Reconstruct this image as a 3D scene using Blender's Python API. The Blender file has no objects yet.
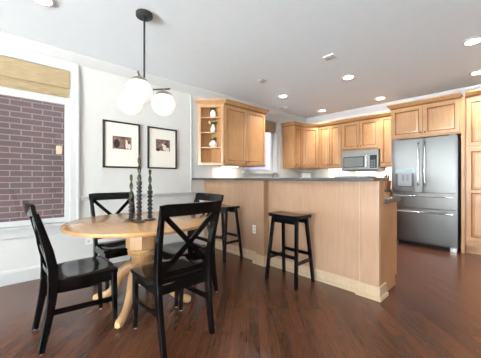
import bpy, bmesh, math, random
from mathutils import Vector, Matrix
random.seed(7)
PI = math.pi
R = math.radians
sc = bpy.context.scene
col = sc.collection

# ---------------------------------------------------------------- camera, world, exposure
cam_d = bpy.data.cameras.new('camera')
cam = bpy.data.objects.new('camera', cam_d)
col.objects.link(cam)
cam.location = (0, 0, 1.12)
cam.rotation_euler = (R(90), 0, R(46.98))
cam_d.sensor_width = 36.0
cam_d.lens = 260.2 / 481 * 36
cam_d.shift_y = -0.5 / 481
cam_d.clip_start = 0.02
sc.camera = cam

sc.view_settings.view_transform = 'Standard'
sc.view_settings.look = 'None'
sc.view_settings.gamma = 1
sc.view_settings.use_curve_mapping = False
sc.view_settings.exposure = 0.44

WORLD_STRENGTH = 42.0
CAN_POWER = 14.0
PUCK_POWER = 1.6
GLOBE_STRENGTH = 0.42
world = bpy.data.worlds.new('sky')
sc.world = world
world.use_nodes = True
bg = world.node_tree.nodes['Background']
# overcast sky above the horizon, brighter lower half added to lift the ceiling
_n, _l = world.node_tree.nodes, world.node_tree.links
_tc = _n.new('ShaderNodeTexCoord')
_sx = _n.new('ShaderNodeSeparateXYZ')
_l.new(_tc.outputs['Generated'], _sx.inputs[0])
_cr = _n.new('ShaderNodeValToRGB')
_mr = _n.new('ShaderNodeMapRange')
_mr.inputs['From Min'].default_value = -1
_l.new(_sx.outputs['Z'], _mr.inputs['Value'])
_l.new(_mr.outputs[0], _cr.inputs['Fac'])
_cr.color_ramp.elements[0].position = 0.46
_cr.color_ramp.elements[0].color = (0.92, 0.98, 1.0, 1)
_cr.color_ramp.elements[1].position = 0.52
_cr.color_ramp.elements[1].color = (0.31, 0.345, 0.36, 1)
_l.new(_cr.outputs['Color'], bg.inputs['Color'])
bg.inputs['Strength'].default_value = WORLD_STRENGTH
sc.cycles.use_denoising = True
sc.cycles.max_bounces = 10
sc.cycles.diffuse_bounces = 6

# ---------------------------------------------------------------- materials
MATS = {}


def new_mat(name):
    m = bpy.data.materials.new(name)
    m.use_nodes = True
    MATS[name] = m
    nt = m.node_tree
    return m, nt, nt.nodes, nt.links, nt.nodes['Principled BSDF']


def srgb(r, g, b):
    f = lambda c: ((c / 255 + 0.055) / 1.055) ** 2.4 if c > 10 else c / 255 / 12.92
    return (f(r), f(g), f(b), 1)


def plain(name, c, rough=0.5, metal=0.0, vary=0.04, scale=8.0, emit=0, coat=0.0, bump=0.0):
    m, nt, N, L, B = new_mat(name)
    tc = N.new('ShaderNodeTexCoord')
    no = N.new('ShaderNodeTexNoise')
    no.inputs['Scale'].default_value = scale
    no.inputs['Detail'].default_value = 3
    L.new(tc.outputs['Object'], no.inputs['Vector'])
    ra = N.new('ShaderNodeValToRGB')
    ra.color_ramp.elements[0].position = 0.3
    ra.color_ramp.elements[1].position = 0.7
    ra.color_ramp.elements[0].color = (*[x * (1 - vary) for x in c[:3]], 1)
    ra.color_ramp.elements[1].color = (*[min(1, x * (1 + vary)) for x in c[:3]], 1)
    L.new(no.outputs['Fac'], ra.inputs['Fac'])
    L.new(ra.outputs['Color'], B.inputs['Base Color'])
    B.inputs['Roughness'].default_value = rough
    B.inputs['Metallic'].default_value = metal
    if coat:
        B.inputs['Coat Weight'].default_value = coat
        B.inputs['Coat Roughness'].default_value = 0.12
    if emit:
        L.new(ra.outputs['Color'], B.inputs['Emission Color'])
        B.inputs['Emission Strength'].default_value = emit
    if bump:
        bp = N.new('ShaderNodeBump')
        bp.inputs['Strength'].default_value = bump
        bp.inputs['Distance'].default_value = 0.01
        L.new(no.outputs['Fac'], bp.inputs['Height'])
        L.new(bp.outputs['Normal'], B.inputs['Normal'])
    return m


def wood(name, c0, c1, rough=0.35, stretch=(14, 14, 1.1), coat=0.15, blotch=0.5):
    """grain runs along the axis with the small stretch"""
    m, nt, N, L, B = new_mat(name)
    tc = N.new('ShaderNodeTexCoord')
    mp = N.new('ShaderNodeMapping')
    mp.inputs['Scale'].default_value = stretch
    L.new(tc.outputs['Object'], mp.inputs['Vector'])
    no = N.new('ShaderNodeTexNoise')
    no.inputs['Scale'].default_value = 3.0
    no.inputs['Detail'].default_value = 6
    no.inputs['Distortion'].default_value = 0.6
    L.new(mp.outputs['Vector'], no.inputs['Vector'])
    n2 = N.new('ShaderNodeTexNoise')
    n2.inputs['Scale'].default_value = 2.2
    n2.inputs['Detail'].default_value = 2
    L.new(tc.outputs['Object'], n2.inputs['Vector'])
    mx = N.new('ShaderNodeMath')
    mx.operation = 'MULTIPLY_ADD'
    mx.inputs[1].default_value = blotch
    L.new(n2.outputs['Fac'], mx.inputs[0])
    mul = N.new('ShaderNodeMath')
    mul.operation = 'MULTIPLY'
    mul.inputs[1].default_value = 1 - blotch
    L.new(no.outputs['Fac'], mul.inputs[0])
    L.new(mul.outputs[0], mx.inputs[2])
    ra = N.new('ShaderNodeValToRGB')
    ra.color_ramp.elements[0].position = 0.36
    ra.color_ramp.elements[1].position = 0.64
    ra.color_ramp.elements[0].color = c0
    ra.color_ramp.elements[1].color = c1
    L.new(mx.outputs[0], ra.inputs['Fac'])
    L.new(ra.outputs['Color'], B.inputs['Base Color'])
    B.inputs['Roughness'].default_value = rough
    B.inputs['Coat Weight'].default_value = coat
    B.inputs['Coat Roughness'].default_value = 0.15
    return m


M_wall = plain('wall paint', srgb(212, 211, 207), 0.6, vary=0.01)
M_trimw = plain('white trim paint', srgb(200, 200, 199), 0.35, vary=0.01)
M_ceil = plain('ceiling paint', srgb(236, 243, 248), 0.8, vary=0.01)
M_maple = wood('honey maple', srgb(160, 113, 70), srgb(181, 137, 94), 0.4)
M_glaze_shade = wood('antique glaze and shading on maple', srgb(112, 73, 37), srgb(130, 88, 49), 0.45)  # glazed door grooves, and the shade line painted under the cabinet crowns
M_maple_lit = wood('maple lit paler', srgb(163, 125, 97), srgb(177, 143, 116), 0.42)  # same maple as the cabinets, bright daylight put into a paler colour
M_cream = wood('cream maple moulding', srgb(185, 159, 129), srgb(197, 173, 145), 0.42)
M_table = wood('light maple table', srgb(184, 134, 82), srgb(199, 154, 105), 0.22, (1.2, 12, 12), 0.4)
M_tleg = wood('maple pedestal', srgb(196, 150, 99), srgb(211, 170, 122), 0.3, (10, 10, 1.2), 0.3)
M_black = plain('black painted wood', srgb(9, 9, 10), 0.1, vary=0.25, scale=20, bump=0.06)
M_black.node_tree.nodes['Principled BSDF'].inputs['Specular IOR Level'].default_value = 0.32
M_blackm = plain('black metal', srgb(28, 27, 26), 0.4, vary=0.1)
M_brass = plain('aged brass', srgb(146, 140, 122), 0.35, 0.7)
M_opal = plain('opal glass', srgb(252, 251, 245), 0.2, vary=0.0, emit=GLOBE_STRENGTH)
M_lens = plain('lamp lens', srgb(255, 252, 244), 0.4, vary=0.0, emit=14)
M_granite = plain('dark granite', srgb(62, 62, 62), 0.22, vary=0.55, scale=160)
M_steel = plain('stainless steel', srgb(188, 188, 188), 0.28, 0.95, vary=0.03)
M_mwsteel = plain('satin stainless', srgb(150, 150, 148), 0.38, 0.9, vary=0.02)
M_steeld = plain('dark steel', srgb(92, 94, 96), 0.3, 0.8)
M_chrome = plain('chrome', srgb(210, 212, 214), 0.12, 1.0, vary=0.0)
M_nickel = plain('brushed nickel', srgb(130, 130, 128), 0.3, 0.9)
M_bglass = plain('black glass', srgb(38, 42, 44), 0.06, vary=0.05, coat=0.5)
M_mwglass = plain('microwave door glass', srgb(120, 128, 128), 0.12, 0.35, vary=0.05)
M_gap = plain('dark rubber', srgb(14, 14, 14), 0.7)
M_bronze = plain('dark bronze', srgb(52, 38, 30), 0.35, 0.7)
M_plate = plain('white plastic', srgb(240, 239, 234), 0.35, vary=0.0)
M_slot = plain('grey slot', srgb(188, 187, 184), 0.6)
M_ceramic = plain('white ceramic', srgb(240, 236, 228), 0.25, vary=0.02)
M_leaf = plain('plant leaf', srgb(50, 80, 46), 0.5, vary=0.3, scale=30)
M_leafw = plain('pale blossom', srgb(225, 222, 205), 0.6, vary=0.1, scale=30)
M_cand = plain('olive green wax', srgb(56, 60, 31), 0.45, vary=0.15, scale=40)
M_hold = plain('charcoal glaze', srgb(40, 40, 42), 0.45, vary=0.3, scale=30)
M_hbase = plain('brown bronze base', srgb(84, 70, 56), 0.35, 0.3)
M_glide = plain('felt glide', srgb(205, 200, 192), 0.7)
M_mat = plain('mat board', srgb(238, 234, 222), 0.7, vary=0.01)
M_pfr = plain('black picture frame', srgb(40, 37, 35), 0.4)
M_tile = plain('white backsplash', srgb(236, 234, 228), 0.25, vary=0.02)
M_knob_blk = plain('black plastic', srgb(24, 23, 23), 0.35)
M_dkwood = wood('walnut block', srgb(96, 58, 34), srgb(128, 80, 48), 0.4)
M_ppl = plain('bottle amber', srgb(120, 70, 30), 0.15)
M_disp = plain('dispenser panel', srgb(150, 165, 168), 0.2, 0.3)
M_disprec = plain('dispenser recess', srgb(150, 152, 155), 0.35, 0.4)
M_vent = plain('vent paint', srgb(205, 204, 200), 0.6)
M_grey = plain('grey plastic', srgb(122, 128, 132), 0.35)
M_concrete = plain('alley concrete', srgb(120, 116, 112), 0.8)


def mat_floor():
    m, nt, N, L, B = new_mat('oak floor boards')
    tc = N.new('ShaderNodeTexCoord')
    mp = N.new('ShaderNodeMapping')
    mp.inputs['Rotation'].default_value = (0, 0, R(45))
    L.new(tc.outputs['Object'], mp.inputs['Vector'])
    br = N.new('ShaderNodeTexBrick')
    br.offset = 0.37
    br.offset_frequency = 2
    br.inputs['Color1'].default_value = (0, 0, 0, 1)
    br.inputs['Color2'].default_value = (1, 1, 1, 1)
    br.inputs['Mortar'].default_value = (0.5, 0.5, 0.5, 1)
    br.inputs['Scale'].default_value = 1.0
    br.inputs['Mortar Size'].default_value = 0.0012
    br.inputs['Mortar Smooth'].default_value = 0.3
    br.inputs['Bias'].default_value = 0.0
    br.inputs['Brick Width'].default_value = 0.95
    br.inputs['Row Height'].default_value = 0.068
    L.new(mp.outputs['Vector'], br.inputs['Vector'])
    # grain, shifted per board
    mg = N.new('ShaderNodeMapping')
    mg.inputs['Scale'].default_value = (3.5, 42, 1)
    va = N.new('ShaderNodeVectorMath')
    va.operation = 'MULTIPLY_ADD'
    va.inputs[1].default_value = (7, 3, 5)
    L.new(br.outputs['Color'], va.inputs[0])
    L.new(mp.outputs['Vector'], va.inputs[2])
    L.new(va.outputs[0], mg.inputs['Vector'])
    no = N.new('ShaderNodeTexNoise')
    no.inputs['Scale'].default_value = 2.4
    no.inputs['Detail'].default_value = 7
    no.inputs['Roughness'].default_value = 0.55
    no.inputs['Distortion'].default_value = 0.7
    L.new(mg.outputs['Vector'], no.inputs['Vector'])
    sep = N.new('ShaderNodeSeparateColor')
    L.new(br.outputs['Color'], sep.inputs['Color'])
    a = N.new('ShaderNodeMath')
    a.operation = 'MULTIPLY_ADD'
    a.inputs[1].default_value = 0.26
    L.new(sep.outputs['Red'], a.inputs[0])
    b = N.new('ShaderNodeMath')
    b.operation = 'MULTIPLY'
    b.inputs[1].default_value = 0.85
    L.new(no.outputs['Fac'], b.inputs[0])
    L.new(b.outputs[0], a.inputs[2])
    ra = N.new('ShaderNodeValToRGB')
    e = ra.color_ramp.elements
    e[0].position = 0.2
    e[0].color = srgb(54, 29, 20)
    e[1].position = 0.95
    e[1].color = srgb(112, 69, 47)
    x = e.new(0.52)
    x.color = srgb(84, 49, 33)
    L.new(a.outputs[0], ra.inputs['Fac'])
    mixm = N.new('ShaderNodeMix')
    mixm.data_type = 'RGBA'
    L.new(br.outputs['Fac'], mixm.inputs['Factor'])
    L.new(ra.outputs['Color'], mixm.inputs['A'])
    mixm.inputs['B'].default_value = srgb(44, 24, 17)
    L.new(mixm.outputs['Result'], B.inputs['Base Color'])
    B.inputs['Roughness'].default_value = 0.25
    B.inputs['Coat Weight'].default_value = 0.15
    B.inputs['Coat Roughness'].default_value = 0.2
    bp = N.new('ShaderNodeBump')
    bp.inputs['Strength'].default_value = 0.12
    bp.inputs['Distance'].default_value = 0.003
    L.new(no.outputs['Fac'], bp.inputs['Height'])
    L.new(bp.outputs['Normal'], B.inputs['Normal'])
    return m


def mat_brick():
    m, nt, N, L, B = new_mat('purple brown brick')
    tc = N.new('ShaderNodeTexCoord')
    sx = N.new('ShaderNodeSeparateXYZ')
    L.new(tc.outputs['Object'], sx.inputs[0])
    cb = N.new('ShaderNodeCombineXYZ')
    L.new(sx.outputs['Y'], cb.inputs['X'])
    L.new(sx.outputs['Z'], cb.inputs['Y'])
    br = N.new('ShaderNodeTexBrick')
    br.inputs['Color1'].default_value = srgb(104, 79, 78)
    br.inputs['Color2'].default_value = srgb(92, 76, 78)
    br.inputs['Mortar'].default_value = srgb(138, 126, 128)
    br.inputs['Scale'].default_value = 1
    br.inputs['Mortar Size'].default_value = 0.0065
    br.inputs['Brick Width'].default_value = 0.21
    br.inputs['Row Height'].default_value = 0.0715
    L.new(cb.outputs[0], br.inputs['Vector'])
    no = N.new('ShaderNodeTexNoise')
    no.inputs['Scale'].default_value = 60
    L.new(tc.outputs['Object'], no.inputs['Vector'])
    mx = N.new('ShaderNodeMix')
    mx.data_type = 'RGBA'
    mx.blend_type = 'MULTIPLY'
    mx.inputs['Factor'].default_value = 0.35
    L.new(br.outputs['Color'], mx.inputs['A'])
    L.new(no.outputs['Color'], mx.inputs['B'])
    L.new(mx.outputs['Result'], B.inputs['Base Color'])
    B.inputs['Roughness'].default_value = 0.85
    return m


def mat_glass():
    m, nt, N, L, B = new_mat('window glass')
    N.remove(B)
    out = N['Material Output']
    tr = N.new('ShaderNodeBsdfTransparent')
    gl = N.new('ShaderNodeBsdfGlossy')
    gl.inputs['Roughness'].default_value = 0.02
    fr = N.new('ShaderNodeFresnel')
    fr.inputs['IOR'].default_value = 1.45
    mx = N.new('ShaderNodeMixShader')
    ge = N.new('ShaderNodeNewGeometry')
    iv = N.new('ShaderNodeMath')
    iv.operation = 'SUBTRACT'
    iv.inputs[0].default_value = 1.0
    L.new(ge.outputs['Backfacing'], iv.inputs[1])
    mu = N.new('ShaderNodeMath')
    mu.operation = 'MULTIPLY'
    L.new(fr.outputs[0], mu.inputs[0])
    L.new(iv.outputs[0], mu.inputs[1])
    L.new(mu.outputs[0], mx.inputs[0])
    L.new(tr.outputs[0], mx.inputs[1])
    L.new(gl.outputs[0], mx.inputs[2])
    L.new(mx.outputs[0], out.inputs['Surface'])
    return m


def mat_woven():
    m, nt, N, L, B = new_mat('woven grass shade')
    tc = N.new('ShaderNodeTexCoord')
    mp = N.new('ShaderNodeMapping')
    mp.inputs['Scale'].default_value = (4, 4, 90)
    L.new(tc.outputs['Object'], mp.inputs['Vector'])
    no = N.new('ShaderNodeTexNoise')
    no.inputs['Scale'].default_value = 2.5
    no.inputs['Detail'].default_value = 4
    L.new(mp.outputs['Vector'], no.inputs['Vector'])
    ra = N.new('ShaderNodeValToRGB')
    ra.color_ramp.elements[0].position = 0.3
    ra.color_ramp.elements[1].position = 0.7
    ra.color_ramp.elements[0].color = srgb(146, 126, 94)
    ra.color_ramp.elements[1].color = srgb(182, 160, 124)
    L.new(no.outputs['Fac'], ra.inputs['Fac'])
    L.new(ra.outputs['Color'], B.inputs['Base Color'])
    B.inputs['Roughness'].default_value = 0.8
    return m


def mat_steel_brushed():
    m, nt, N, L, B = new_mat('brushed stainless')
    tc = N.new('ShaderNodeTexCoord')
    mp = N.new('ShaderNodeMapping')
    mp.inputs['Scale'].default_value = (220, 220, 1.2)
    L.new(tc.outputs['Object'], mp.inputs['Vector'])
    no = N.new('ShaderNodeTexNoise')
    no.inputs['Scale'].default_value = 1.0
    no.inputs['Detail'].default_value = 3
    L.new(mp.outputs['Vector'], no.inputs['Vector'])
    mr = N.new('ShaderNodeMapRange')
    mr.inputs['To Min'].default_value = 0.36
    mr.inputs['To Max'].default_value = 0.44
    L.new(no.outputs['Fac'], mr.inputs['Value'])
    L.new(mr.outputs[0], B.inputs['Roughness'])
    # faint long waves of the sheet
    m2 = N.new('ShaderNodeMapping')
    m2.inputs['Scale'].default_value = (9, 9, 0.35)
    L.new(tc.outputs['Object'], m2.inputs['Vector'])
    n2 = N.new('ShaderNodeTexNoise')
    n2.inputs['Scale'].default_value = 1.0
    n2.inputs['Detail'].default_value = 1
    L.new(m2.outputs['Vector'], n2.inputs['Vector'])
    bp = N.new('ShaderNodeBump')
    bp.inputs['Strength'].default_value = 0.3
    bp.inputs['Distance'].default_value = 0.012
    L.new(n2.outputs['Fac'], bp.inputs['Height'])
    L.new(bp.outputs['Normal'], B.inputs['Normal'])
    B.inputs['Base Color'].default_value = srgb(116, 116, 115)
    B.inputs['Metallic'].default_value = 1.0
    B.inputs['Anisotropic'].default_value = 0.92
    tg = N.new('ShaderNodeTangent')
    tg.direction_type = 'RADIAL'
    tg.axis = 'Z'
    L.new(tg.outputs[0], B.inputs['Tangent'])
    return m


def mat_print(name, flip):
    """a small sepia photograph print: brown ground with a few soft light and dark shapes"""
    m, nt, N, L, B = new_mat(name)
    tc = N.new('ShaderNodeTexCoord')
    no = N.new('ShaderNodeTexNoise')
    no.inputs['Scale'].default_value = 22 if flip else 16
    no.inputs['Detail'].default_value = 3
    L.new(tc.outputs['Object'], no.inputs['Vector'])
    ra = N.new('ShaderNodeValToRGB')
    e = ra.color_ramp.elements
    e[0].position = 0.35
    e[0].color = srgb(70, 52, 44)
    e[1].position = 0.66
    e[1].color = srgb(150, 122, 104)
    L.new(no.outputs['Fac'], ra.inputs['Fac'])
    L.new(ra.outputs['Color'], B.inputs['Base Color'])
    B.inputs['Roughness'].default_value = 0.4
    return m


M_floor = mat_floor()
M_brick = mat_brick()
M_glass = mat_glass()
M_woven = mat_woven()
M_brush = mat_steel_brushed()
M_print1 = mat_print('sepia print one', False)
M_print2 = mat_print('sepia print two', True)
M_skin = plain('print highlight', srgb(226, 214, 200), 0.5, vary=0.08, scale=40)
M_dark = plain('print shadow', srgb(48, 38, 34), 0.5, vary=0.2, scale=40)


# ---------------------------------------------------------------- mesh helpers
class MB:
    def __init__(self):
        self.bm = bmesh.new()

    def box(self, x0, x1, y0, y1, z0, z1, bev=0.0, mi=0, seg=2):
        bm = self.bm
        v = [bm.verts.new(p) for p in ((x0, y0, z0), (x1, y0, z0), (x1, y1, z0), (x0, y1, z0),
                                       (x0, y0, z1), (x1, y0, z1), (x1, y1, z1), (x0, y1, z1))]
        fs = [bm.faces.new([v[i] for i in q]) for q in
              ((3, 2, 1, 0), (4, 5, 6, 7), (0, 1, 5, 4), (1, 2, 6, 5), (2, 3, 7, 6), (3, 0, 4, 7))]
        for f in fs:
            f.material_index = mi
        if bev:
            es = list({e for f in fs for e in f.edges})
            bmesh.ops.bevel(bm, geom=es, offset=bev, segments=seg, affect='EDGES', profile=0.5)
        return self

    def loft(self, rings, caps=True, closed=True, mi=0):
        bm = self.bm
        vr = [[bm.verts.new(p) for p in r] for r in rings]
        n = len(vr[0])
        for a, b in zip(vr[:-1], vr[1:]):
            for i in range(n if closed else n - 1):
                j = (i + 1) % n
                f = bm.faces.new((a[i], a[j], b[j], b[i]))
                f.material_index = mi
        if caps and closed:
            f = bm.faces.new(list(reversed(vr[0])))
            f.material_index = mi
            f = bm.faces.new(vr[-1])
            f.material_index = mi
        return self

    def lathe(self, prof, c=(0, 0, 0), n=20, mi=0, caps=True):
        rings = []
        for r, z in prof:
            r = max(r, 0.0004)
            rings.append([(c[0] + r * math.cos(2 * PI * i / n), c[1] + r * math.sin(2 * PI * i / n), c[2] + z) for i in range(n)])
        return self.loft(rings, caps, True, mi)

    def sphere(self, c, r, n=20, m=12, mi=0, sz=1.0):
        return self.lathe([(r * math.sin(PI * k / m), -r * sz * math.cos(PI * k / m)) for k in range(m + 1)], c, n, mi)

    def tube(self, pts, rad, n=10, mi=0, flat=1.0):
        pts = [Vector(p) for p in pts]
        rings = []
        for i, p in enumerate(pts):
            t = (pts[min(i + 1, len(pts) - 1)] - pts[max(i - 1, 0)]).normalized()
            up = Vector((0, 0, 1)) if abs(t.z) < 0.95 else Vector((0, 1, 0))
            a = t.cross(up).normalized()
            b = a.cross(t).normalized()
            r = rad[i] if isinstance(rad, (list, tuple)) else rad
            rings.append([p + a * r * flat * math.cos(2 * PI * k / n) + b * r * math.sin(2 * PI * k / n) for k in range(n)])
        return self.loft(rings, True, True, mi)

    def sweep(self, pts, mi=0, cham=0.004):
        """vertical-ish post: (x, y, z, w, d) rings with clipped corners"""
        rings = []
        for x, y, z, w, d in pts:
            a, b, c = w / 2, d / 2, cham
            rings.append([(x + u, y + v, z) for u, v in ((-a + c, -b), (a - c, -b), (a, -b + c), (a, b - c),
                                                         (a - c, b), (-a + c, b), (-a, b - c), (-a, -b + c))])
        return self.loft(rings, True, True, mi)

    def bar(self, p, q, w, t, up=(0, 0, 1), mi=0):
        """straight bar p to q, t along up, w across"""
        p, q = Vector(p), Vector(q)
        d = (q - p).normalized()
        a = d.cross(Vector(up)).normalized()
        b = a.cross(d).normalized()
        rings = [[o + a * (sx * w / 2) + b * (sy * t / 2) for sx, sy in ((-1, -1), (1, -1), (1, 1), (-1, 1))] for o in (p, q)]
        return self.loft(rings, True, True, mi)

    def prism(self, poly, z0, z1, mi=0):
        return self.loft([[(x, y, z0) for x, y in poly], [(x, y, z1) for x, y in poly]], True, True, mi)

    def profile(self, prof, p0, p1, out, mi=0):
        """extrude prof [(out, z)] from p0 to p1 (xy), out = unit xy"""
        rings = [[(p[0] + out[0] * o, p[1] + out[1] * o, z) for o, z in prof] for p in (p0, p1)]
        return self.loft(rings, True, True, mi)

    def panel(self, x0, x1, z0, z1, m=(0.055, 0.055, 0.055, 0.055), th=0.02, y=0.0, mi=0):
        """raised panel door leaf, back at y, face towards -y; m = left right bottom top frame widths"""
        l, r, b, t = m

        def ring(k, extra, yy):
            return [(x0 + l * k + extra, y + yy, z0 + b * k + extra), (x1 - r * k - extra, y + yy, z0 + b * k + extra),
                    (x1 - r * k - extra, y + yy, z1 - t * k - extra), (x0 + l * k + extra, y + yy, z1 - t * k - extra)]
        rings = [ring(0, 0, 0), ring(0, 0, -th + 0.004), ring(0, 0.004, -th), ring(1, -0.006, -th), ring(1, 0.0, -th + 0.009),
                 ring(1, 0.008, -th + 0.009), ring(1, 0.034, -th + 0.001), ring(1, 0.038, -th + 0.001)]
        n0 = len(self.bm.faces)
        self.loft(rings, True, True, mi)
        self.bm.faces.ensure_lookup_table()
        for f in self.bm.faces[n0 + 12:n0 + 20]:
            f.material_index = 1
        return self

    def build(self, name, mats, parent=None, smooth=True, angle=38, weighted=True):
        bm = self.bm
        bmesh.ops.recalc_face_normals(bm, faces=bm.faces)
        me = bpy.data.meshes.new(name)
        bm.to_mesh(me)
        bm.free()
        if not isinstance(mats, (list, tuple)):
            mats = [mats]
        for m in mats:
            me.materials.append(m)
        if smooth:
            me.polygons.foreach_set('use_smooth', [True] * len(me.polygons))
            me.set_sharp_from_angle(angle=R(angle))
        o = bpy.data.objects.new(name, me)
        col.objects.link(o)
        if smooth and weighted:
            wn = o.modifiers.new('weighted_normals', 'WEIGHTED_NORMAL')
            wn.keep_sharp = True
            wn.weight = 90
        if parent:
            o.parent = parent
        return o


def tag(o, label, cat, group=None, kind=None):
    o['label'] = label
    o['category'] = cat
    if group:
        o['group'] = group
    if kind:
        o['kind'] = kind
    return o


def thing(name, label, cat, loc=(0, 0, 0), rz=0.0, group=None):
    o = bpy.data.objects.new(name, None)
    o.empty_display_size = 0.1
    col.objects.link(o)
    o.location = loc
    o.rotation_euler = (0, 0, rz)
    return tag(o, label, cat, group)


def struct(o, label, cat):
    return tag(o, label, cat, None, 'structure')


def copy_tree(o, parent=None):
    c = o.copy()
    col.objects.link(c)
    if parent:
        c.parent = parent
    for ch in list(o.children):
        copy_tree(ch, c)
    return c


# ---------------------------------------------------------------- room shell
XL, YB, H = -3.68, 5.68, 2.614
XR, YF = 2.3, -5.5
T = 0.16

struct(MB().box(XL - T, XR + T, YF - T, YB + T, -0.12, 0).build('floor', M_floor), 'dark reddish brown diagonal hardwood board floor', 'floor')
struct(MB().box(XL - T, XR + T, YF - T, YB + T, H, H + 0.12).build('ceiling', M_ceil), 'flat white painted ceiling with recessed lights', 'ceiling')

# left wall with the dining window and the sink window
W1 = (-0.75, 0.635, 0.60, 2.40)
W2 = (3.60, 4.52, 1.25, 2.36)


def wall_with_holes(mb, a0, a1, holes, put):
    """put(a0, a1, z0, z1) adds one piece"""
    x = a0
    for h0, h1, z0, z1 in holes:
        put(x, h0, 0, H)
        put(h0, h1, 0, z0)
        put(h0, h1, z1, H)
        x = h1
    put(x, a1, 0, H)


mb = MB()
wall_with_holes(mb, YF, YB, [W1, W2], lambda a, b, z0, z1: mb.box(XL - T, XL, a, b, z0, z1))
struct(mb.build('wall_left', M_wall, smooth=False), 'white painted dining and kitchen wall on the left', 'wall')
struct(MB().box(XL - T, XR + T, YB, YB + T, 0, H).build('wall_back', M_wall), 'white kitchen wall behind the range and refrigerator', 'wall')
struct(MB().box(XR, XR + T, YF - T, YB, 0, H).build('wall_right', M_wall), 'plain white wall opposite the dining area', 'wall')
mb = MB()
wall_with_holes(mb, XL - T, XR, [(-2.45, -1.8, 0.05, 2.45), (-1.4, 1.5, 0.05, 2.45)], lambda a, b, z0, z1: mb.box(a, b, YF - T, YF, z0, z1))  # unseen openings, sized and placed for the light they let in
struct(mb.build('wall_front', M_wall, smooth=False), 'white wall behind the viewpoint with two tall unseen openings placed to light the room', 'wall')

# alley outside the windows
struct(MB().box(-4.5, -4.16, -5.6, 3.4, -0.3, 3.1).build('wall_outside', M_brick), 'purple brown brick wall of the neighbouring building seen through the window', 'brick wall')
struct(MB().box(-4.7, XL - T, -5.6, 9.0, -0.35, -0.3).build('floor_outside', M_concrete), 'concrete strip between the house and the brick wall', 'ground')

struct(MB().box(-4.7, -4.3, 3.42, 9.0, -0.3, 3.1).build('wall_outside_pale', plain('pale window backdrop', srgb(132, 126, 146), 0.8)), 'added pale wall that brightens the view through the kitchen window', 'backdrop wall')  # added backdrop, its pale tone stands in for the overexposed outside view

# crown moulding, chair rail, baseboards
CROWN = [(0, H), (0, H - 0.11), (0.012, H - 0.11), (0.016, H - 0.095), (0.03, H - 0.08), (0.06, H - 0.03), (0.072, H - 0.02), (0.078, H)]
BASE = [(0, 0), (0, 0.145), (0.008, 0.145), (0.014, 0.125), (0.018, 0.115), (0.018, 0.0)]
RAIL = [(0, 0.84), (0, 0.905), (0.03, 0.905), (0.036, 0.89), (0.02, 0.876), (0.012, 0.855), (0.006, 0.84)]
struct(MB().profile(CROWN, (XL, YF), (XL, YB), (1, 0)).build('trim_1', M_trimw), 'white crown moulding along the left wall', 'crown moulding')
struct(MB().profile(CROWN, (XL, YB), (XR, YB), (0, -1)).build('trim_2', M_trimw), 'white crown moulding above the back cabinets', 'crown moulding')
struct(MB().profile(RAIL, (XL, 0.735), (XL, 2.585), (1, 0)).build('trim_3', M_trimw), 'white chair rail under the framed pictures', 'chair rail')
struct(MB().box(XL, XL + 0.012, 2.31, 2.345, 0.906, H - 0.11, 0.003).build('trim_4', M_trimw), 'narrow white vertical trim strip beside the open shelves', 'wall trim')
struct(MB().profile(BASE, (XL, YF), (XL, 2.585), (1, 0)).build('baseboard_left', M_trimw), 'tall white baseboard along the left wall', 'baseboard')
struct(MB().box(XL, XL + 0.008, 2.75, 3.50, 0.93, 1.345).box(XL, XL + 0.008, 3.50, 4.62, 0.93, 1.15).box(XL, XL + 0.008, 4.62, YB, 0.93, 1.345)
       .box(XL + 0.008, -1.56, YB - 0.008, YB, 0.93, 1.345).build('trim_5', M_tile), 'plain white backsplash between counters and upper cabinets', 'backsplash')


# ---------------------------------------------------------------- windows
def window(name, label, Y0, Y1, z0, z1, casing, shade_z, rec, sash_z1, sill_h):
    w = bpy.data.objects.new(name, None)
    col.objects.link(w)
    w.location = (XL, (Y0 + Y1) / 2, z0)
    struct(w, label, 'window')
    ox, oy, oz = w.location
    mb = MB()

    def bx(m, x0, x1, y0, y1, a, b, bev=0.0):
        m.box(x0 - ox, x1 - ox, y0 - oy, y1 - oy, a - oz, b - oz, bev)
    # casing boards
    c = casing
    bx(mb, XL, XL + 0.022, Y1 - 0.005, Y1 + c, z0 - sill_h, z1 + c * 0.1, 0.004)
    bx(mb, XL, XL + 0.034, Y1 + c - 0.022, Y1 + c + 0.004, z0 - sill_h, z1 + c * 0.1, 0.004)
    bx(mb, XL, XL + 0.022, Y0 - c, Y0 + 0.005, z0 - sill_h, z1 + c * 0.1, 0.004)
    bx(mb, XL, XL + 0.022, Y0 - c, Y1 + c, z1, H - 0.1, 0.004)
    mb.build('casing', M_trimw, w)
    mb = MB()
    bx(mb, XL - T, XL + 0.05, Y0 - c - 0.02, Y1 + c * 0.9, z0 - 0.03, z0, 0.004)
    bx(mb, XL, XL + 0.02, Y0 - c, Y1 + c * 0.9, z0 - 0.03 - sill_h + 0.02, z0 - 0.03, 0.004)
    mb.build('window_sill', M_trimw, w)
    mb = MB()
    f = 0.045
    s0, s1 = XL - rec - 0.04, XL - rec
    bx(mb, s0, s1, Y0, Y0 + f, z0, sash_z1)
    bx(mb, s0, s1, Y1 - f, Y1, z0, sash_z1)
    bx(mb, s0, s1, Y0 + f, Y1 - f, z0, z0 + f + 0.01)
    bx(mb, s0, s1, Y0 + f, Y1 - f, sash_z1 - f - 0.04, sash_z1)
    bx(mb, s0, s1, Y0, Y1, sash_z1, z1)
    sash = mb.build('sash', M_trimw, w)
    mb = MB()
    bx(mb, s0 + 0.015, s0 + 0.02, Y0 + f, Y1 - f, z0 + f, sash_z1 - f - 0.03)
    mb.build('pane', M_glass, w)
    return w


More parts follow.
